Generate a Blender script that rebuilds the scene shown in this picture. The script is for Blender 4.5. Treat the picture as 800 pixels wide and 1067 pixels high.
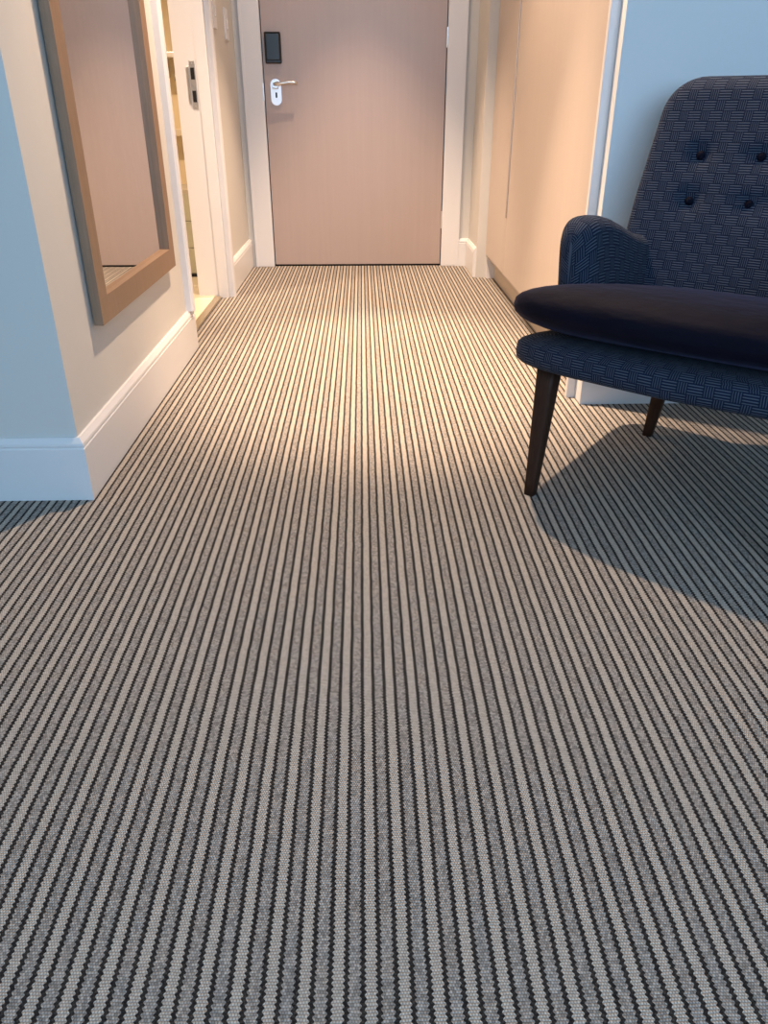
import bpy, bmesh, math, random
from math import sin, cos, pi, radians, atan, sqrt, floor
from mathutils import Matrix, Vector

# ------------------------------------------------------------------ reset
for o in list(bpy.data.objects):
    bpy.data.objects.remove(o, do_unlink=True)
S = bpy.context.scene
COL = S.collection

# ------------------------------------------------------------------ camera
cam = bpy.data.cameras.new('camera')
cam.sensor_fit = 'HORIZONTAL'; cam.sensor_width = 36.0; cam.lens = 36.0
cam.clip_start = 0.02
co = bpy.data.objects.new('camera', cam); COL.objects.link(co)
co.location = (0, 0, 0.80)
co.rotation_euler = (radians(90 - 27.615), 0, radians(-1.523))
S.camera = co

# ------------------------------------------------------------------ light
WARM = (1.0, 0.715, 0.50)
DAY = (0.42, 0.685, 1.0)
w = bpy.data.worlds.new('sky'); S.world = w; w.use_nodes = True
bg = w.node_tree.nodes['Background']
bg.inputs[0].default_value = (*DAY, 1); bg.inputs[1].default_value = 0.6

def area_light(name, loc, rot, sx, sy, power, color):
    l = bpy.data.lights.new(name, 'AREA'); l.shape = 'RECTANGLE'
    l.size = sx; l.size_y = sy; l.energy = power; l.color = color
    o = bpy.data.objects.new(name, l); COL.objects.link(o)
    o.location = loc; o.rotation_euler = rot
    return o
# daylight entering by the window in the bedroom's back wall
area_light('window_daylight', (0.50, -2.43, 1.50), (radians(90), 0, 0), 2.9, 1.5, 90, DAY)

vs = S.view_settings
vs.view_transform = 'Standard'; vs.look = 'None'; vs.gamma = 1.0
vs.exposure = 0.2; vs.use_curve_mapping = False

# ------------------------------------------------------------------ node helpers
class N:
    def __init__(s, name):
        s.m = bpy.data.materials.new(name); s.m.use_nodes = True
        s.t = s.m.node_tree; s.b = s.t.nodes['Principled BSDF']
    def n(s, typ, **kw):
        x = s.t.nodes.new(typ)
        for k, v in kw.items():
            setattr(x, k, v)
        return x
    def put(s, sock, v):
        if isinstance(v, bpy.types.NodeSocket): s.t.links.new(v, sock)
        elif v is not None: sock.default_value = v
    def math(s, op, a, b=None, c=None, clamp=False):
        x = s.n('ShaderNodeMath', operation=op); x.use_clamp = clamp
        s.put(x.inputs[0], a)
        if b is not None: s.put(x.inputs[1], b)
        if c is not None: s.put(x.inputs[2], c)
        return x.outputs[0]
    def mix(s, f, a, b):
        x = s.n('ShaderNodeMix', data_type='RGBA')
        s.put(x.inputs[0], f)
        s.put(x.inputs[6], (*a, 1) if isinstance(a, tuple) else a)
        s.put(x.inputs[7], (*b, 1) if isinstance(b, tuple) else b)
        return x.outputs[2]
    def noise(s, vec, scale, detail=3, rough=.5):
        x = s.n('ShaderNodeTexNoise'); s.put(x.inputs['Vector'], vec)
        x.inputs['Scale'].default_value = scale; x.inputs['Detail'].default_value = detail
        x.inputs['Roughness'].default_value = rough
        return x.outputs[0]
    def obj(s): return s.n('ShaderNodeTexCoord').outputs['Object']
    def uv(s): return s.n('ShaderNodeTexCoord').outputs['UV']
    def scale(s, vec, sc):
        x = s.n('ShaderNodeMapping'); s.put(x.inputs[0], vec); x.inputs['Scale'].default_value = sc
        return x.outputs[0]
    def bump(s, h, strength, dist):
        x = s.n('ShaderNodeBump'); s.put(x.inputs['Height'], h)
        x.inputs['Strength'].default_value = strength; x.inputs['Distance'].default_value = dist
        s.t.links.new(x.outputs[0], s.b.inputs['Normal'])
    def col(s, v): s.put(s.b.inputs['Base Color'], (*v, 1) if isinstance(v, tuple) else v)
    def set(s, rough=None, metal=None, spec=None):
        if rough is not None: s.put(s.b.inputs['Roughness'], rough)
        if metal is not None: s.b.inputs['Metallic'].default_value = metal
        if spec is not None: s.b.inputs['Specular IOR Level'].default_value = spec

def m_paint(name, col, rough=.6, var=.03, bump=.1, scale=60, spec=.3):
    k = N(name); o = k.obj(); nz = k.noise(o, 2.5, 3)
    k.col(k.mix(nz, tuple(c*(1-var) for c in col), tuple(min(1, c*(1+var)) for c in col)))
    k.set(rough, spec=spec); k.bump(k.noise(o, scale, 4), bump, .002)
    return k.m

def m_carpet():
    k = N('striped_woven_carpet'); o = k.obj()
    sep = k.n('ShaderNodeSeparateXYZ'); k.put(sep.inputs[0], o)
    X, Y = sep.outputs[0], sep.outputs[1]
    P = .03432; KN = P/11; RW = .0033
    # slow wobble of the rows
    wob = k.math('MULTIPLY', k.math('SUBTRACT', k.noise(o, 35, 2), .5), .004)
    Xw = k.math('ADD', X, k.math('MULTIPLY', k.math('SUBTRACT', k.noise(o, 22, 1), .5), .0022))
    Yw = k.math('ADD', Y, wob)
    row = k.math('FLOOR', k.math('DIVIDE', Yw, RW))
    odd = k.math('MODULO', k.math('ABSOLUTE', row), 2)
    xs = k.math('ADD', Xw, k.math('MULTIPLY', odd, KN*.5))
    zig = k.math('MULTIPLY', k.math('SINE', k.math('MULTIPLY', k.math('SUBTRACT', k.math('DIVIDE', Yw, RW), .5), pi)), KN*.36)
    xz = k.math('ADD', Xw, zig)
    kn = k.math('DIVIDE', xs, KN)
    fx = k.math('FRACT', kn)
    kid = k.math('FLOOR', kn)
    fy = k.math('FRACT', k.math('DIVIDE', Yw, RW))
    ph = k.math('FRACT', k.math('DIVIDE', k.math('ADD', xz, .0062+P*20), P))    # place inside one stripe repeat
    light = k.math('LESS_THAN', ph, .335)
    grey = k.math('MULTIPLY', k.math('GREATER_THAN', ph, .485), k.math('LESS_THAN', ph, .845))
    cv = k.n('ShaderNodeCombineXYZ'); k.put(cv.inputs[0], kid); k.put(cv.inputs[1], row)
    wn = k.n('ShaderNodeTexWhiteNoise'); k.put(wn.inputs[0], cv.outputs[0])
    rnd = wn.outputs['Value']
    fib = k.noise(k.scale(o, (1, .6, 1)), 900, 2, .7)
    lightc = k.mix(k.math('ADD', k.math('MULTIPLY', rnd, .6), k.math('MULTIPLY', fib, .4)), (.49, .436, .378), (.765, .682, .59))
    greyc = k.mix(k.math('ADD', k.math('MULTIPLY', rnd, .75), k.math('MULTIPLY', fib, .35)), (.22, .203, .184), (.63, .578, .515))
    tint = k.mix(k.noise(o, 28, 2), (.86, .92, 1.0), (1.08, 1.0, .93))
    mu = k.n('ShaderNodeMix', data_type='RGBA', blend_type='MULTIPLY'); mu.inputs[0].default_value = 1
    k.put(mu.inputs[6], greyc); k.put(mu.inputs[7], tint)
    dark = k.mix(rnd, (.024, .021, .021), (.062, .054, .048))
    c = k.mix(grey, dark, mu.outputs[2])
    c = k.mix(light, c, lightc)
    # each tuft is a small rounded loop
    tx = k.math('SINE', k.math('MULTIPLY', fx, pi)); ty = k.math('SINE', k.math('MULTIPLY', fy, pi))
    tuft = k.math('POWER', k.math('MULTIPLY', tx, ty), .5)
    ht = k.math('MULTIPLY', tuft, k.math('ADD', k.math('MULTIPLY', k.math('ADD', light, k.math('MULTIPLY', grey, .75)), .6), .4))
    gap = k.mix(tuft, (.40, .40, .40), (1, 1, 1))
    mg = k.n('ShaderNodeMix', data_type='RGBA', blend_type='MULTIPLY'); mg.inputs[0].default_value = 1
    k.put(mg.inputs[6], c); k.put(mg.inputs[7], gap)
    k.col(mg.outputs[2]); k.set(.95, spec=.1)
    k.bump(k.math('ADD', ht, k.math('MULTIPLY', fib, .3)), .7, .0025)
    return k.m

def m_fabric():
    k = N('navy_basketweave_fabric'); uv = k.uv()
    sep = k.n('ShaderNodeSeparateXYZ'); k.put(sep.inputs[0], uv)
    U, V = sep.outputs[0], sep.outputs[1]
    PER, ROW = .049, .0225
    v = k.math('DIVIDE', k.math('ADD', V, 5.0), ROW)
    row = k.math('FLOOR', v); fv = k.math('FRACT', v)
    u = k.math('ADD', k.math('DIVIDE', k.math('ADD', U, 10.0), PER), k.math('MULTIPLY', row, .40))
    fu = k.math('FRACT', u)
    isH = k.math('LESS_THAN', fu, .62)
    def lines(x):   # thin light line out of each repeat
        d = k.math('ABSOLUTE', k.math('SUBTRACT', k.math('FRACT', x), .5))
        return k.math('SUBTRACT', 1.0, k.math('MULTIPLY', k.math('SUBTRACT', d, .12), 6, clamp=True), clamp=True)
    hl = lines(k.math('MULTIPLY', fv, 4)); vl = lines(k.math('MULTIPLY', k.math('SUBTRACT', fu, .62), 10.4))
    vl = k.math('MULTIPLY', vl, .75)
    ln = k.math('ADD', k.math('MULTIPLY', isH, hl), k.math('MULTIPLY', k.math('SUBTRACT', 1.0, isH), vl))
    # dark joint round each block
    e = k.math('MINIMUM', k.math('MULTIPLY', fv, 8, clamp=True), k.math('MULTIPLY', k.math('ABSOLUTE', k.math('SUBTRACT', fu, .62)), 18, clamp=True))
    e = k.math('MINIMUM', e, k.math('MULTIPLY', fu, 18, clamp=True))
    ln = k.math('MULTIPLY', ln, e)
    nz = k.noise(k.scale(uv, (1, 1, 1)), 420, 3, .7)
    ln = k.math('MULTIPLY', ln, k.math('ADD', .45, k.math('MULTIPLY', nz, 1.1)))
    k.col(k.mix(ln, (.005, .0105, .029), (.072, .087, .118)))
    k.set(.9, spec=.15); k.b.inputs['Sheen Weight'].default_value = .03
    k.bump(k.math('ADD', ln, k.math('MULTIPLY', nz, .3)), .5, .0015)
    return k.m

def m_velvet():
    k = N('dark_navy_velvet'); o = k.obj()
    nz = k.noise(k.scale(o, (1, 2, 2)), 9, 3)
    k.col(k.mix(nz, (.0015, .0016, .005), (.0048, .0048, .014)))
    k.set(.75, spec=.1)
    k.b.inputs['Sheen Weight'].default_value = .10; k.b.inputs['Sheen Roughness'].default_value = .35
    k.b.inputs['Sheen Tint'].default_value = (.35, .36, .65, 1)
    k.bump(k.noise(k.scale(o, (1, 1.6, 3)), 14, 3), .25, .02)
    return k.m

def m_wood(name, a, b, sc=(18, 18, .8), scale=6, rough=.4, spec=.4):
    k = N(name); o = k.obj()
    n1 = k.noise(k.scale(o, sc), scale, 5, .6); n2 = k.noise(k.scale(o, (sc[0]*5, sc[1]*5, sc[2]*3)), scale, 3, .6)
    f = k.math('ADD', k.math('MULTIPLY', n1, .7), k.math('MULTIPLY', n2, .3))
    k.col(k.mix(k.math('MULTIPLY_ADD', k.math('SUBTRACT', f, .5), 2.2, .5, clamp=True), a, b)); k.set(rough, spec=spec)
    k.bump(n2, .05, .001)
    return k.m

def m_metal(name, col, rough):
    k = N(name); k.col(k.mix(k.noise(k.obj(), 40, 2), tuple(c*.93 for c in col), col)); k.set(rough, metal=1.0); return k.m

def m_plain(name, col, rough=.5, spec=.4):
    k = N(name); k.col(k.mix(k.noise(k.obj(), 25, 2), tuple(c*.94 for c in col), col)); k.set(rough, spec=spec); return k.m

def m_emit(name, col, st):
    k = N(name); k.col((0, 0, 0)); k.b.inputs['Emission Color'].default_value = (*col, 1)
    k.b.inputs['Emission Strength'].default_value = st; return k.m

CARPET = m_carpet(); FABRIC = m_fabric(); VELVET = m_velvet()
WALL = m_paint('off_white_wall_paint', (.63, .612, .575), .75)
WALL_DAYLIT = m_paint('wall_paint_with_daylight', (.75, .77, .775), .75)  # paler, cooler copy of the wall paint: stronger daylight put into the colour
CEIL = m_paint('white_ceiling_paint', (.82, .81, .79), .8)
GLOSS = m_paint('white_satin_woodwork', (.73, .72, .715), .35, .02, .03, 30, .45)
LAMINATE = m_wood('pale_beige_laminate', (.53, .45, .39), (.565, .48, .415), (10, 10, .5), 5, .42, .4)
PLINTH = m_wood('beige_plinth_laminate', (.50, .42, .33), (.55, .46, .37), (.5, .5, 8), 5, .5)
VENEER = m_wood('grey_brown_door_veneer', (.415, .325, .285), (.445, .35, .308), (14, 14, .5), 4, .36, .5)
OAK = m_wood('brown_oak_frame', (.21, .135, .085), (.29, .19, .125), (30, 30, 2), 5, .45)
WALNUT = m_wood('dark_walnut_leg', (.030, .013, .008), (.058, .027, .015), (40, 40, 3), 5, .5, .15)
CHROME = m_metal('satin_stainless_steel', (.78, .77, .75), .28)
BRIGHT = m_metal('polished_escutcheon_steel', (.93, .93, .93), .45)
MIRROR = m_metal('silvered_mirror_glass', (.90, .90, .88), .015)
BLACK = m_plain('black_plastic', (.012, .013, .014), .32)
DGREY = m_plain('dark_grey_glass', (.016, .020, .020), .3, .4)
VOID = m_plain('keyhole_black', (.004, .004, .004), .8)
BRONZE = m_metal('satin_bronze_pull', (.60, .53, .47), .5)
BRASS = m_metal('brushed_threshold_metal', (.62, .52, .38), .4)
TILE = m_paint('cream_floor_tile', (.72, .64, .48), .3, .05, .03, 20, .5)
TILEW = m_paint('pale_green_wall_tile', (.52, .52, .40), .22, .05, .03, 20, .5)
GROUT = m_paint('cream_grout', (.55, .50, .40), .9)
BATHW = m_paint('cream_bathroom_wall', (.80, .68, .46), .6)
WHITE = m_plain('white_ceramic', (.85, .83, .78), .2, .5)
LAMP = m_emit('warm_lamp_lens', WARM, 14)

# ------------------------------------------------------------------ object helpers
def tag(o, label=None, cat=None, kind=None, group=None):
    if label: o['label'] = label
    if cat: o['category'] = cat
    if kind: o['kind'] = kind
    if group: o['group'] = group
    return o

MW = {}
def thing(name, label, cat, loc=(0, 0, 0), rz=0, kind=None, group=None):
    o = bpy.data.objects.new(name, None); COL.objects.link(o)
    o.empty_display_size = .1
    o.location = loc; o.rotation_euler = (0, 0, rz)
    MW[o.name] = Matrix.Translation(loc) @ Matrix.Rotation(rz, 4, 'Z')
    return tag(o, label, cat, kind, group)

def mesh(name, bm, mat, parent=None, world=False, smooth=False, label=None, kind=None):
    me = bpy.data.meshes.new(name)
    bmesh.ops.recalc_face_normals(bm, faces=bm.faces)
    bm.to_mesh(me); bm.free()
    me.materials.append(mat)
    if smooth:
        for p in me.polygons: p.use_smooth = True
    o = bpy.data.objects.new(name, me); COL.objects.link(o)
    if parent is not None:
        o.parent = parent
        if world and parent.name in MW: o.matrix_parent_inverse = MW[parent.name].inverted()
    if label: o['label'] = label
    if kind: o['kind'] = kind
    return o

def box(bm, x0, x1, y0, y1, z0, z1, bev=0, seg=2):
    r = bmesh.ops.create_cube(bm, size=1)
    for v in r['verts']:
        v.co = Vector((x0+(v.co.x+.5)*(x1-x0), y0+(v.co.y+.5)*(y1-y0), z0+(v.co.z+.5)*(z1-z0)))
    if bev:
        es = list({e for v in r['verts'] for e in v.link_edges})
        bmesh.ops.bevel(bm, geom=es, offset=bev, segments=seg, affect='EDGES', profile=.5)
    return bm

def B(*a, **k): return box(bmesh.new(), *a, **k)

def BB(*boxes):
    bm = bmesh.new()
    for b in boxes: box(bm, *b)
    return bm

def poly_extrude(pts, vec):
    """closed polygon of 3-D points pushed along vec"""
    bm = bmesh.new()
    a = [bm.verts.new(p) for p in pts]; b = [bm.verts.new(Vector(p)+Vector(vec)) for p in pts]
    bm.faces.new(a); bm.faces.new(b[::-1])
    for i in range(len(a)):
        j = (i+1) % len(a); bm.faces.new((a[i], a[j], b[j], b[i]))
    return bm

def cyl(bm, p0, p1, r0, r1=None, seg=16):
    r1 = r0 if r1 is None else r1
    p0, p1 = Vector(p0), Vector(p1); d = p1-p0
    q = d.to_track_quat('Z', 'Y').to_matrix().to_4x4()
    r = bmesh.ops.create_cone(bm, cap_ends=True, segments=seg, radius1=r0, radius2=r1, depth=d.length)
    bmesh.ops.transform(bm, matrix=Matrix.Translation((p0+p1)/2) @ q, verts=r['verts'])
    return bm

def tube(bm, pts, rads, seg=10):
    rings = []
    pts = [Vector(p) for p in pts]
    for i, p in enumerate(pts):
        d = (pts[min(i+1, len(pts)-1)] - pts[max(i-1, 0)]).normalized()
        q = d.to_track_quat('Z', 'Y')
        rings.append([bm.verts.new(p + q @ Vector((cos(2*pi*k/seg)*rads[i], sin(2*pi*k/seg)*rads[i], 0))) for k in range(seg)])
    for a, b in zip(rings, rings[1:]):
        for k in range(seg): bm.faces.new((a[k], a[(k+1) % seg], b[(k+1) % seg], b[k]))
    bm.faces.new(rings[0][::-1]); bm.faces.new(rings[-1])
    return bm

def loft(rings, uvf, caps=True):
    """closed rings -> skin, with metres as UV (u along the ring, v along the loft)"""
    bm = bmesh.new(); uvl = bm.loops.layers.uv.new('UVMap')
    vr = [[bm.verts.new(p) for p in r] for r in rings]
    n = len(rings[0])
    for i in range(len(rings)-1):
        for k in range(n):
            k2 = (k+1) % n
            f = bm.faces.new((vr[i][k], vr[i][k2], vr[i+1][k2], vr[i+1][k]))
            for lp, (ii, kk) in zip(f.loops, ((i, k), (i, k+1), (i+1, k+1), (i+1, k))):
                lp[uvl].uv = uvf(ii, kk)
    if caps:
        for r, i in ((vr[0], 0), (vr[-1], len(rings)-1)):
            f = bm.faces.new(r if i else r[::-1])
            for lp in f.loops: lp[uvl].uv = (lp.vert.co.x, lp.vert.co.y)
    return bm

def sp(c, e):  return math.copysign(abs(c)**e, c)

def struct(name, bm, mat, label, cat):
    return tag(mesh(name, bm, mat), label, cat, 'structure')

# ------------------------------------------------------------------ dimensions (metres)
WL = -.645          # corridor wall, left face
YF = 1.623          # bedroom wall left of the corridor, faces the camera
YD = 4.61           # end wall
YC = 2.243          # wall behind the armchair
ZC = 2.40
XR0, XR1, YB = -2.4, 3.0, -2.5

# ------------------------------------------------------------------ shell
struct('floor', B(XR0, XR1, YB, YD+.20, -.05, 0), CARPET, 'striped beige grey and black woven carpet covering the floor', 'carpet')
struct('ceiling', B(XR0-.1, XR1+.1, YB-.1, YD+.2, ZC, ZC+.1), CEIL, 'plain white ceiling over the room and corridor', 'ceiling')
struct('wall_left', B(WL-.12, WL, YF, 2.87, 0, ZC), WALL, 'cream corridor wall that carries the long mirror', 'wall')
struct('wall_room_left', B(XR0, WL-.12, YF, YF+.1, 0, ZC), WALL, 'bluish wall at the left edge facing the window', 'wall')
struct('wall_left_far', B(WL-.12, WL, 3.81, YD, 0, ZC), WALL, 'short cream wall with switches between bathroom and entrance door', 'wall')
struct('wall_above_bathroom', B(WL-.12, WL, 2.87, 3.81, 2.06, ZC), WALL, 'wall strip above the bathroom doorway', 'wall')
struct('wall_end', BB((WL-.12, -.515, YD, YD+.12, 0, ZC), (.457, 1.3, YD, YD+.12, 0, ZC), (-.515, .457, YD, YD+.12, 2.06, ZC)), WALL,
       'narrow grey white wall around the entrance door', 'wall')
struct('wall_right_stub', B(.607, .80, 4.245, YD, 0, ZC), WALL, 'short wall stub between wardrobe and entrance door', 'wall')
struct('wall_right', B(.66, XR1, YC, YC+.046, 0, ZC), WALL_DAYLIT, 'wall behind the armchair with daylight put into its colour', 'wall')
struct('wall_room_side_left', B(XR0-.1, XR0, YB, YF+.1, 0, ZC), WALL, 'bedroom side wall on the left', 'wall')
struct('wall_room_side_right', B(XR1, XR1+.1, YB, YC+.05, 0, ZC), WALL, 'bedroom side wall on the right', 'wall')
struct('wall_room_back', BB((XR0, -1.0, YB-.1, YB, 0, ZC), (2.0, XR1, YB-.1, YB, 0, ZC), (-1.0, 2.0, YB-.1, YB, 0, .70), (-1.0, 2.0, YB-.1, YB, 2.30, ZC)), WALL,
       'bedroom wall with the window behind the viewer', 'wall')
wn = thing('window_1', 'wide window in the wall behind the viewer', 'window', (.5, YB-.05, .70), kind='structure')
mesh('window_frame', BB((-1.0, -.94, YB-.09, YB-.03, .70, 2.30), (1.94, 2.0, YB-.09, YB-.03, .70, 2.30), (.47, .53, YB-.09, YB-.03, .76, 2.24),
     (-.94, 1.94, YB-.09, YB-.03, .70, .76), (-.94, 1.94, YB-.09, YB-.03, 2.24, 2.30)), GLOSS, wn, True)

# bathroom beyond the doorway
struct('wall_bathroom_back', B(-2.2, WL-.12, 4.62, 4.72, 0, ZC), BATHW, 'warm lit cream bathroom wall seen through the doorway', 'wall')
struct('wall_bathroom_side', B(-2.3, -2.2, YF+.1, 4.72, 0, ZC), BATHW, 'far side wall of the bathroom', 'wall')
bf = struct('floor_bathroom', B(-2.2, -.71, YF+.1, 4.62, 0, .004), GROUT, 'cream tiled bathroom floor inside the doorway', 'floor')
tm = None
for i in range(5):
    for j in range(6):
        x1 = -.712-i*.30; y0 = 2.82+j*.30
        if x1 < WL-.12+.02 or 2.89 < y0 < 3.5 or True:
            t = mesh('floor_tile', B(-.297, 0, 0, .297, 0, .005, bev=.0015, seg=1), TILE, bf) if tm is None else bpy.data.objects.new('floor_tile', tm)
            if tm is None: tm = t.data
            else: COL.objects.link(t); t.parent = bf
            t.location = (x1, y0, .004)

# ------------------------------------------------------------------ skirting boards
PROF = [(0, 0), (.016, 0), (.016, .126), (.0135, .1285), (.0135, .131), (.0155, .1335), (.0145, .139), (.006, .151), (0, .151)]
def skirt(name, p0, direction, length, normal, label):
    d = Vector(direction); n = Vector(normal)
    pts = [Vector(p0) + n*a + Vector((0, 0, z)) for a, z in PROF]
    return struct(name, poly_extrude(pts, d*length), GLOSS, label, 'baseboard')
def skirt_corner(name, corner, l1, l2, label):
    """external corner at (x,y): one run towards -X facing -Y, one run towards +Y facing +X, mitred"""
    bm = bmesh.new(); cx, cy = corner
    runs = []
    for a, z in PROF:
        runs.append((bm.verts.new((cx-l1, cy-a, z)), bm.verts.new((cx+a, cy-a, z)), bm.verts.new((cx+a, cy+l2, z))))
    n = len(runs)
    for i in range(n):
        a, b = runs[i], runs[(i+1) % n]
        for s in (0, 1): bm.faces.new((a[s], a[s+1], b[s+1], b[s]))
    bm.faces.new([r[0] for r in runs]); bm.faces.new([r[2] for r in runs])
    return struct(name, bm, GLOSS, label, 'baseboard')
skirt_corner('baseboard_left', (WL, YF), 1.74, 2.903-YF, 'tall white skirting board wrapping the corner under the mirror')
skirt('baseboard_left_far', (WL, 3.875, 0), (0, 1, 0), YD-3.875, (1, 0, 0), 'short white skirting board below the light switches')
skirt('baseboard_right_far', (.607, 4.262, 0), (0, 1, 0), YD-4.262-.017, (-1, 0, 0), 'short white skirting board right of the entrance door')
skirt('baseboard_end_right', (.543, YD, 0), (1, 0, 0), .063, (0, -1, 0), 'tiny skirting piece between door frame and right corner')
skirt('baseboard_right', (.66, YC, 0), (1, 0, 0), 2.33, (0, -1, 0), 'white skirting board on the wall behind the armchair')
skirt('baseboard_room_left', (XR0, YB+.02, 0), (0, 1, 0), 4.08, (1, 0, 0), 'white skirting board along the bedroom left wall')

# ------------------------------------------------------------------ entrance door
d = thing('door_1', 'grey brown wood veneer entrance door at the end of the corridor', 'door', (-.03, YD+.02, 0), kind='structure')
DX0, DX1 = -.503, .446
mesh('door_leaf', B(DX0, DX1, YD+.004, YD+.048, .010, 2.03, bev=.0015, seg=1), VENEER, d, True)
mesh('door_gap_shade', BB((DX0-.004, DX0, YD+.012, YD+.05, .0, 2.035), (DX1, DX1+.004, YD+.012, YD+.05, 0, 2.035), (DX0, DX1, YD+.012, YD+.05, 0, .010)), VOID, d, True, label='black strips painting the shade in the gap around the door leaf')  # black strips stand in for the shadow in the gap
# black card reader housing
rd = mesh('card_reader', B(-.489, -.405, YD-.020, YD+.004, 1.014, 1.154, bev=.006), BLACK, d, True, label='black key card lock unit')
mesh('reader_face', B(-.482, -.411, YD-.0225, YD-.019, 1.028, 1.149, bev=.004), DGREY, rd, label='dark grey glass face')
# escutcheon with thumb turn, keyhole and lever
def capsule_plate(cx, z0, z1, hw, y0, y1):
    pts = []
    for k in range(17): a = pi*k/16; pts.append((cx+hw*cos(a), y0, z1-hw+hw*sin(a)))
    for k in range(17): a = pi+pi*k/16; pts.append((cx+hw*cos(a), y0, z0+hw+hw*sin(a)))
    return poly_extrude(pts, (0, y1-y0, 0))
pl = mesh('handle_plate', capsule_plate(-.444, .823, .946, .0275, YD-.005, YD+.004), BRIGHT, d, True, label='oval bright steel escutcheon plate')
mesh('lever_rose', cyl(bmesh.new(), (-.446, YD-.005, .921), (-.446, YD-.018, .921), .019, .017, 24), CHROME, pl)
lv = tube(bmesh.new(), [(-.446, YD-.014, .921), (-.446, YD-.045, .921), (-.438, YD-.055, .922), (-.41, YD-.056, .924), (-.37, YD-.055, .929), (-.345, YD-.054, .928), (-.325, YD-.053, .924)],
          [.009, .009, .009, .0075, .0065, .006, .005], 12)
mesh('lever', lv, CHROME, pl, smooth=True, label='curved steel door lever')
mesh('thumb_turn', B(-.462, -.430, YD-.014, YD-.005, .898, .905, bev=.003), CHROME, pl)
mesh('keyhole', capsule_plate(-.443, .858, .884, .0045, YD-.0062, YD-.004), VOID, pl, label='black keyhole slot')
for z in (.206, 1.087, 1.85):
    mesh('hinge', cyl(bmesh.new(), (.449, YD-.004, z), (.449, YD-.004, z+.09), .006, seg=12), CHROME, d, True)
mesh('edge_strike', B(-.5095, -.5055, YD-.0175, YD-.001, .845, .925), CHROME, d, True, label='steel strike plate on the frame edge')

def casing(bm, x0, x1, y0, y1, z1): return box(bm, x0, x1, y0, y1, 0, z1, bev=.004, seg=2)
tr = thing('trim_1', 'wide white frame around the entrance door', 'door frame', (-.03, YD, 0), kind='structure')
bm = bmesh.new(); casing(bm, -.606, -.507, YD-.016, YD+.002, 2.14); mesh('side_casing', bm, GLOSS, tr, True)
bm = bmesh.new(); casing(bm, .450, .543, YD-.016, YD+.002, 2.14); mesh('side_casing', bm, GLOSS, tr, True)
bm = bmesh.new(); box(bm, -.507, .450, YD-.016, YD+.002, 2.036, 2.14, bev=.004); mesh('head_casing', bm, GLOSS, tr, True)
mesh('outer_bead', BB((-.611, -.598, YD-.019, YD-.0155, 0, 2.14), (.535, .549, YD-.019, YD-.0155, 0, 2.14)), GLOSS, tr, True)

# ------------------------------------------------------------------ bathroom door frame
tb = thing('trim_2', 'white moulded frame of the open bathroom doorway', 'door frame', (-.70, 3.34, 0), kind='structure')
XA = -.615
def moulding(y0, y1, flip, z0=0):
    s = -1 if flip else 1
    pr = [(0, 0), (0, .020), (.004, .026), (.010, .029), (.018, .030), (.026, .027), (.030, .023), (.050, .020), (.056, .018), (.06, .014), (.06, 0)]
    L = y1-y0
    pts = [((WL+b), (y0+a/.06*L if not flip else y1-a/.06*L), 0) for a, b in pr]
    bm = poly_extrude(pts, (0, 0, 2.12-z0))
    bmesh.ops.translate(bm, vec=(0, 0, z0), verts=bm.verts); return bm
mesh('side_casing', moulding(2.835, 2.900, False, .151), GLOSS, tb, True)
mesh('side_casing', moulding(3.795, 3.872, False), GLOSS, tb, True)
mesh('head_casing', B(WL, WL+.028, 2.900, 3.795, 2.04, 2.12, bev=.003), GLOSS, tb, True)
mesh('near_lining', B(WL-.14, WL-.0005, 2.872, 2.898, 0.0, 2.06), GLOSS, tb, True)
lin = mesh('far_lining', BB((WL-.145, WL-.0005, 3.79, 3.8095, 0.0, 2.06), (WL-.048, WL-.0005, 3.778, 3.79, 0, 2.06)), GLOSS, tb, True)
mesh('head_lining', B(WL-.145, WL-.0005, 2.898, 3.778, 2.04, 2.06), GLOSS, tb, True)
# strike plate with two latch openings
SX, SZ, SY = -.716, .895, 3.79
st = mesh('strike_plate', B(SX-.012, SX+.012, SY-.002, SY, SZ-.092, SZ+.092, bev=.0008, seg=1), CHROME, lin, label='steel strike plate with two dark latch holes')
mesh('strike_lip', B(SX-.026, SX-.012, SY-.006, SY, SZ-.07, SZ+.07, bev=.001, seg=1), CHROME, lin)
mesh('latch_hole', B(SX-.008, SX+.008, SY-.0028, SY-.0015, SZ+.022, SZ+.066), VOID, lin)
mesh('latch_hole', B(SX-.008, SX+.008, SY-.0028, SY-.0015, SZ-.064, SZ-.020), VOID, lin)
for z in (SZ+.080, SZ, SZ-.080):
    mesh('screw', cyl(bmesh.new(), (SX, SY-.0018, z), (SX, SY-.0034, z), .0042, .003, 10), CHROME, lin)
struct('trim_threshold', B(-.725, -.682, 2.90, 3.778, .0, .0085, bev=.003), BRASS, 'metal threshold strip between carpet and bathroom tiles', 'threshold')

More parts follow.
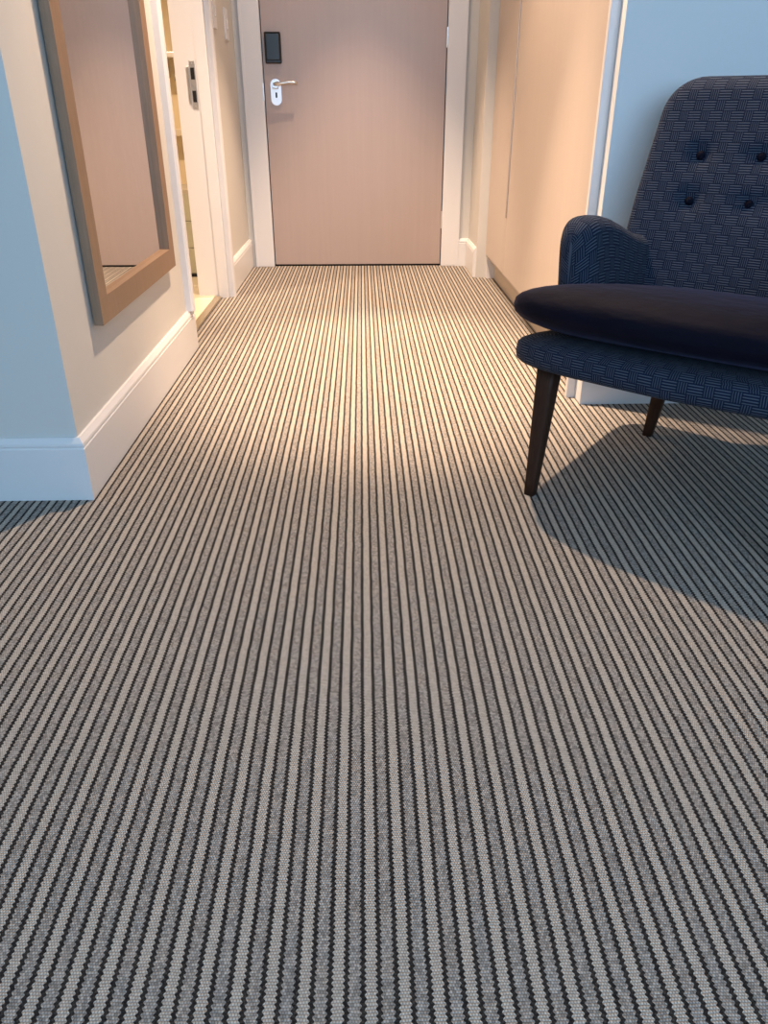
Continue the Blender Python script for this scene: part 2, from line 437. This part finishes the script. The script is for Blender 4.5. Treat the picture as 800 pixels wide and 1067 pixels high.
# ------------------------------------------------------------------ bathroom fittings seen through the gap
dp = thing('tiled_dado', 'low pale green tiled boxing at the bathroom end wall', 'tiled wall', (-1.2, 4.3, 0), kind='structure')
mesh('backing', B(-1.75, WL-.13, 4.27, 4.62, .005, .44), GROUT, dp, True)
mesh('skirting_strip', B(-1.75, WL-.13, 4.258, 4.27, .009, .022), VOID, dp, True, label='dark joint along the foot of the tiles')
tm2 = None
for r in range(3):
    for c in range(5):
        if tm2 is None:
            t = mesh('wall_tile', B(0, .194, -.008, 0, 0, .128, bev=.002, seg=1), TILEW, dp); tm2 = t.data
        else:
            t = bpy.data.objects.new('wall_tile', tm2); COL.objects.link(t); t.parent = dp
        t.matrix_parent_inverse = MW[dp.name].inverted(); t.location = (-1.75+.0+c*.1965, 4.27, .026+r*.132)
sh = thing('bathroom_shelf', 'small white ledge shelf high on the bathroom end wall', 'shelf', (-1.02, 4.55, 1.0))
mesh('shelf_board', B(-1.10, -.90, 4.48, 4.62, 1.035, 1.06, bev=.004), WHITE, sh, True)
mesh('bracket', poly_extrude([(-1.0, 4.62, 1.035), (-1.0, 4.50, 1.035), (-1.0, 4.62, .95)], (.012, 0, 0)), CHROME, sh, True)
hk = thing('robe_hook', 'chrome hook below the bathroom shelf', 'hook', (-.93, 4.6, .9))
mesh('hook_plate', cyl(bmesh.new(), (-.95, 4.62, .96), (-.95, 4.605, .96), .022, .02, 20), CHROME, hk, True)
mesh('hook_arm', tube(bmesh.new(), [(-.95, 4.606, .96), (-.95, 4.57, .955), (-.95, 4.555, .94), (-.95, 4.55, .965)], [.007, .007, .006, .005]), CHROME, hk, True, True)
lg = thing('soap_ledge', 'narrow cream ledge halfway up the bathroom end wall', 'ledge', (-1.0, 4.6, .7))
mesh('ledge_board', B(-1.05, -.86, 4.54, 4.62, .685, .70, bev=.003), TILE, lg, True)
mesh('ledge_lip', B(-1.05, -.86, 4.535, 4.541, .68, .712, bev=.002), TILE, lg, True)

# ------------------------------------------------------------------ wall mirror
MY0, MY1, MZ0, MZ1, MX = 1.845, 2.650, .345, 1.86, WL+.026
mi = thing('wall_mirror', 'tall wood framed mirror hanging on the cream corridor wall', 'mirror', (WL, (MY0+MY1)/2, MZ0))
FW = .060
def rail(pts): return poly_extrude([(WL+.004, y, z) for y, z in pts], (MX-WL-.004, 0, 0))
q = FW
mesh('frame_stile', rail([(MY0, MZ0), (MY0+q, MZ0+q), (MY0+q, MZ1-q), (MY0, MZ1)]), OAK, mi, True)
mesh('frame_stile', rail([(MY1, MZ0), (MY1, MZ1), (MY1-q, MZ1-q), (MY1-q, MZ0+q)]), OAK, mi, True)
mesh('frame_rail', rail([(MY0, MZ0), (MY1, MZ0), (MY1-q, MZ0+q), (MY0+q, MZ0+q)]), OAK, mi, True)
mesh('frame_rail', rail([(MY0, MZ1), (MY0+q, MZ1-q), (MY1-q, MZ1-q), (MY1, MZ1)]), OAK, mi, True)
mesh('glass', B(WL+.004, WL+.010, MY0+q-.004, MY1-q+.004, MZ0+q-.004, MZ1-q+.004), MIRROR, mi, True, label='clear silvered glass reflecting the entrance door')

# ------------------------------------------------------------------ wardrobe
WX = .650
wd = thing('fitted_wardrobe', 'pale beige fitted wardrobe with flat doors along the right of the corridor', 'wardrobe', (.95, 3.27, 0))
mesh('carcass', B(.69, 1.25, 2.33, 4.22, .12, ZC-.02), LAMINATE, wd, True)
mesh('end_panel', B(.634, 1.25, 2.292, 2.312, 0, ZC-.005), GLOSS, wd, True, label='white end panel')
mesh('end_panel', B(.66, 1.25, 4.224, 4.242, 0, ZC-.005), GLOSS, wd, True)
mesh('plinth', B(.703, .72, 2.312, 4.224, 0, .118), PLINTH, wd, True, label='recessed beige plinth')
mesh('bottom_rail', B(.656, .70, 2.312, 4.224, .112, .124), PLINTH, wd, True)
d1 = mesh('door', B(WX, WX+.02, 2.314, 3.662, .126, ZC-.03, bev=.001, seg=1), LAMINATE, wd, True, label='wide beige door')
d2 = mesh('door', B(WX, WX+.02, 3.667, 4.222, .126, ZC-.03, bev=.001, seg=1), LAMINATE, wd, True, label='narrow beige door')
mesh('edge_pull', B(WX-.006, WX, 3.6645, 3.670, .37, 1.95, bev=.001, seg=1), BRONZE, d2, label='long slim vertical edge pull')

# ------------------------------------------------------------------ light switches
def switch(y, z, label):
    s = thing('light_switch', label, 'switch', (WL, y, z-.065), group='light switches by the entrance door')
    mesh('switch_plate', B(WL, WL+.009, y-.043, y+.043, z-.065, z+.065, bev=.002), GLOSS, s, True)
    mesh('rocker', B(WL+.009, WL+.013, y-.012, y+.012, z-.02, z+.02, bev=.001, seg=1), WHITE, s, True)
switch(4.02, 1.185, 'white light switch plate nearer the bathroom doorway')
switch(4.36, 1.165, 'white light switch plate nearer the entrance door')

# ------------------------------------------------------------------ armchair
AL = radians(50)
ex = Vector((sin(AL), -cos(AL))); ey = Vector((cos(AL), sin(AL)))
O = Vector((.35, 1.66)) + .34*ex
ch = thing('armchair', 'navy basketweave upholstered armchair with buttoned back on the right', 'chair', (O.x, O.y, 0), AL-pi/2)

def superpad(a, b0, b1, zc, c, ev, ep, bow=0, n=72, m=20, name='pad', taper=0, sag=0, tilt=0):
    """upholstered slab: rounded-rectangle plan, rounded edge. local y from b0 (front) to b1"""
    rings = []; per = None
    yc, b = (b0+b1)/2, (b1-b0)/2
    for i in range(m+1):
        ph = -pi/2 + pi*i/m
        ph = max(-pi/2+.03, min(pi/2-.03, ph))
        rr = abs(cos(ph))**ev; z = sp(sin(ph), ev)*c
        ring = []
        for k in range(n):
            t = 2*pi*k/n + pi/4
            x = a*sp(cos(t), ep)*rr; y = b*sp(sin(t), ep)*rr
            x *= 1 - taper*max(0, y/b)
            if y < 0: y -= bow*(1-(x/a)**2)*(-y/b)
            zz = zc+z + sag*(1-(x/a)**2)*(1-min(1, (y/b)**2))
            ring.append((x, yc+y, zz - tilt*max(-.02, yc+y)))
        rings.append(ring)
    mid = rings[m//2]; acc = [0]
    for k in range(n): acc.append(acc[-1] + (Vector(mid[(k+1) % n])-Vector(mid[k])).length)
    vv = [0]
    for i in range(m): vv.append(vv[-1] + (Vector(rings[i+1][n//8])-Vector(rings[i][n//8])).length)
    vm = vv[m//2]
    return loft(rings, lambda i, k: (acc[k], vv[i]-vm))

sf = mesh('seat_frame', superpad(.388, -.01, .60, .327, .047, .55, .24, bow=.05, tilt=.12), FABRIC, ch, smooth=True, label='fabric covered seat frame')
cu = mesh('seat_cushion', superpad(.390, -.03, .50, .428, .066, .80, .25, bow=.045, sag=.008, tilt=.175), VELVET, ch, smooth=True, label='plump dark navy velvet seat cushion')

# backrest
def back_mesh(buttons):
    H0, H1 = .30, .872; n, m = 96, 44
    rings = []; zs = []
    for i in range(m+1):
        t = i/m
        # finer steps near the top
        t = 1-(1-t)**1.6
        z = H0+(H1-H0)*t; zs.append(z)
    def hw(z):
        w_ = .345 - .020*((z-H0)/(H1-H0)) - .012*max(0, (z-.6)/.27)
        R = .075
        if z > H1-R:
            dz = (z-(H1-R))/R; w_ -= R*.95*(1-sqrt(max(0, 1-dz*dz)))
        return w_
    for z in zs:
        w_ = hw(z); th = .055
        R = .035
        if z > H1-R:
            dz = (z-(H1-R))/R; th *= max(.06, sqrt(max(0, 1-dz*dz)))
        yc = .505 + (z-.36)*.27
        ring = []
        for k in range(n):
            a = 2*pi*k/n
            x = w_*sp(cos(a), .55); y = th*sp(sin(a), .42)
            # wrap the edges forward a little; front is -y
            yy = yc + y - .05*(abs(x)/.35)**3
            if y < 0:
                for bx_, bz_ in buttons:
                    dd = ((x-bx_)**2 + (z-bz_)**2)
                    yy += .018*math.exp(-dd/(2*.016**2))
            ring.append((x, yy, z))
        rings.append(ring)
    def uvf(i, k):
        p = rings[i][k % n]
        return (p[0]*1.03 + (0 if k <= n else 0), (p[2])*1.036)
    return loft(rings, uvf), rings
BTN = [(x, z) for z in (.705, .606) for x in (-.203, -.0675, .0675, .203)]
bmk, _ = back_mesh(BTN)
bk = mesh('backrest', bmk, FABRIC, ch, smooth=True, label='tall rounded backrest with tufted buttons')
for bx_, bz_ in BTN:
    yb = .505 + (bz_-.36)*.27 - .055 - .05*(abs(bx_)/.35)**3 + .013
    bm = bmesh.new(); bmesh.ops.create_uvsphere(bm, u_segments=16, v_segments=8, radius=1)
    for v in bm.verts: v.co = Vector((bx_+v.co.x*.0105, yb+v.co.y*.006, bz_+v.co.z*.0105))
    mesh('button', bm, VELVET, bk, smooth=True)

# arms
def arm_mesh(s):
    rings = []; n = 44
    Y0, Y1, R = .128, .60, .060
    ys = [Y0+R*(1-cos(pi/2*i/9)) for i in range(10)] + [Y0+R+(Y1-Y0-R)*(i+1)/16 for i in range(16)]
    for y in ys:
        t = min(1, max(0, (y-.20)/.30)); zt = .594 - .068*(t*t*(3-2*t))
        w_ = .046; u = 1
        if y < Y0+R:
            u = sqrt(max(0, 1-(1-(y-Y0)/R)**2)); zt -= R*.8*(1-u); w_ = .046*max(.10, u**.7)
        zb = .27; zc = (zt+zb)/2; hh = (zt-zb)/2
        ring = []
        for k in range(n):
            a = 2*pi*k/n
            x = w_*sp(cos(a), .75); z = zc+hh*sp(sin(a), .30)
            lean = .010*((z-.45)/.15)
            ring.append((s*(.306+x+lean), y, z))
        rings.append(ring)
    # u: length along the side of the arm, v: height and over the roll
    al = [0]
    for i in range(len(rings)-1): al.append(al[-1]+(Vector(rings[i+1][n//2])-Vector(rings[i][n//2])).length)
    acc = [0]; mid = rings[14]
    for k in range(n): acc.append(acc[-1]+(Vector(mid[(k+1) % n])-Vector(mid[k])).length)
    return loft(rings, lambda i, k: (al[i]*.85, acc[k]*.85))
for s in (-1, 1): mesh('armrest', arm_mesh(s), FABRIC, ch, smooth=True)

# legs
def leg_mesh(top, foot, r0, r1):
    bm = bmesh.new(); n = 20
    rings = []
    top, foot = Vector(top), Vector(foot)
    for i in range(7):
        t = i/6; p = top.lerp(foot, t); r = r0+(r1-r0)*t
        rings.append([bm.verts.new((p.x+r*sp(cos(2*pi*k/n), .4), p.y+r*sp(sin(2*pi*k/n), .4), p.z)) for k in range(n)])
    for a, b in zip(rings, rings[1:]):
        for k in range(n): bm.faces.new((a[k], a[(k+1) % n], b[(k+1) % n], b[k]))
    bm.faces.new(rings[0]); bm.faces.new(rings[-1][::-1])
    return bm
for s in (-1, 1):
    mesh('leg', leg_mesh((s*.284, .030, .30), (s*.281, -.012, 0), .0235, .0125), WALNUT, ch, smooth=True)
    mesh('leg', leg_mesh((s*.160, .47, .29), (s*.207, .519, 0), .0235, .0125), WALNUT, ch, smooth=True)

# ------------------------------------------------------------------ ceiling downlights
def downlight(x, y, label, beam, spill, size, blend=.35, soft=.03):
    t = thing('ceiling_downlight', label, 'light', (x, y, ZC-.012), group='recessed ceiling downlights')
    bm = bmesh.new()
    rr = [(.032, 0), (.045, 0), (.048, .004), (.048, .012), (.032, .012)]
    n = 28; rings = [[bm.verts.new((r*cos(2*pi*k/n), r*sin(2*pi*k/n), z)) for k in range(n)] for r, z in rr]
    for i in range(len(rr)):
        a, b = rings[i], rings[(i+1) % len(rr)]
        for k in range(n): bm.faces.new((a[k], a[(k+1) % n], b[(k+1) % n], b[k]))
    mesh('bezel', bm, CHROME, t)
    mesh('lens', cyl(bmesh.new(), (0, 0, .006), (0, 0, .011), .031, seg=24), LAMP, t)
    for nm, e, sz, bl in (('beam', beam, size, blend), ('spill', spill, 108, .6)):
        l = bpy.data.lights.new('downlight_'+nm, 'SPOT'); l.energy = e; l.color = WARM
        l.spot_size = radians(sz); l.spot_blend = bl; l.shadow_soft_size = soft
        o = bpy.data.objects.new('downlight_'+nm, l); COL.objects.link(o); o.parent = t; o.location = (0, 0, -.012)
downlight(.12, 2.58, 'recessed downlight over the corridor by the mirror', 420, 205, 46, .75)
downlight(.0, 4.02, 'recessed downlight in front of the entrance door', 210, 26, 54, .6)
downlight(-1.2, 3.35, 'recessed downlight inside the bathroom', 20, 130, 60)
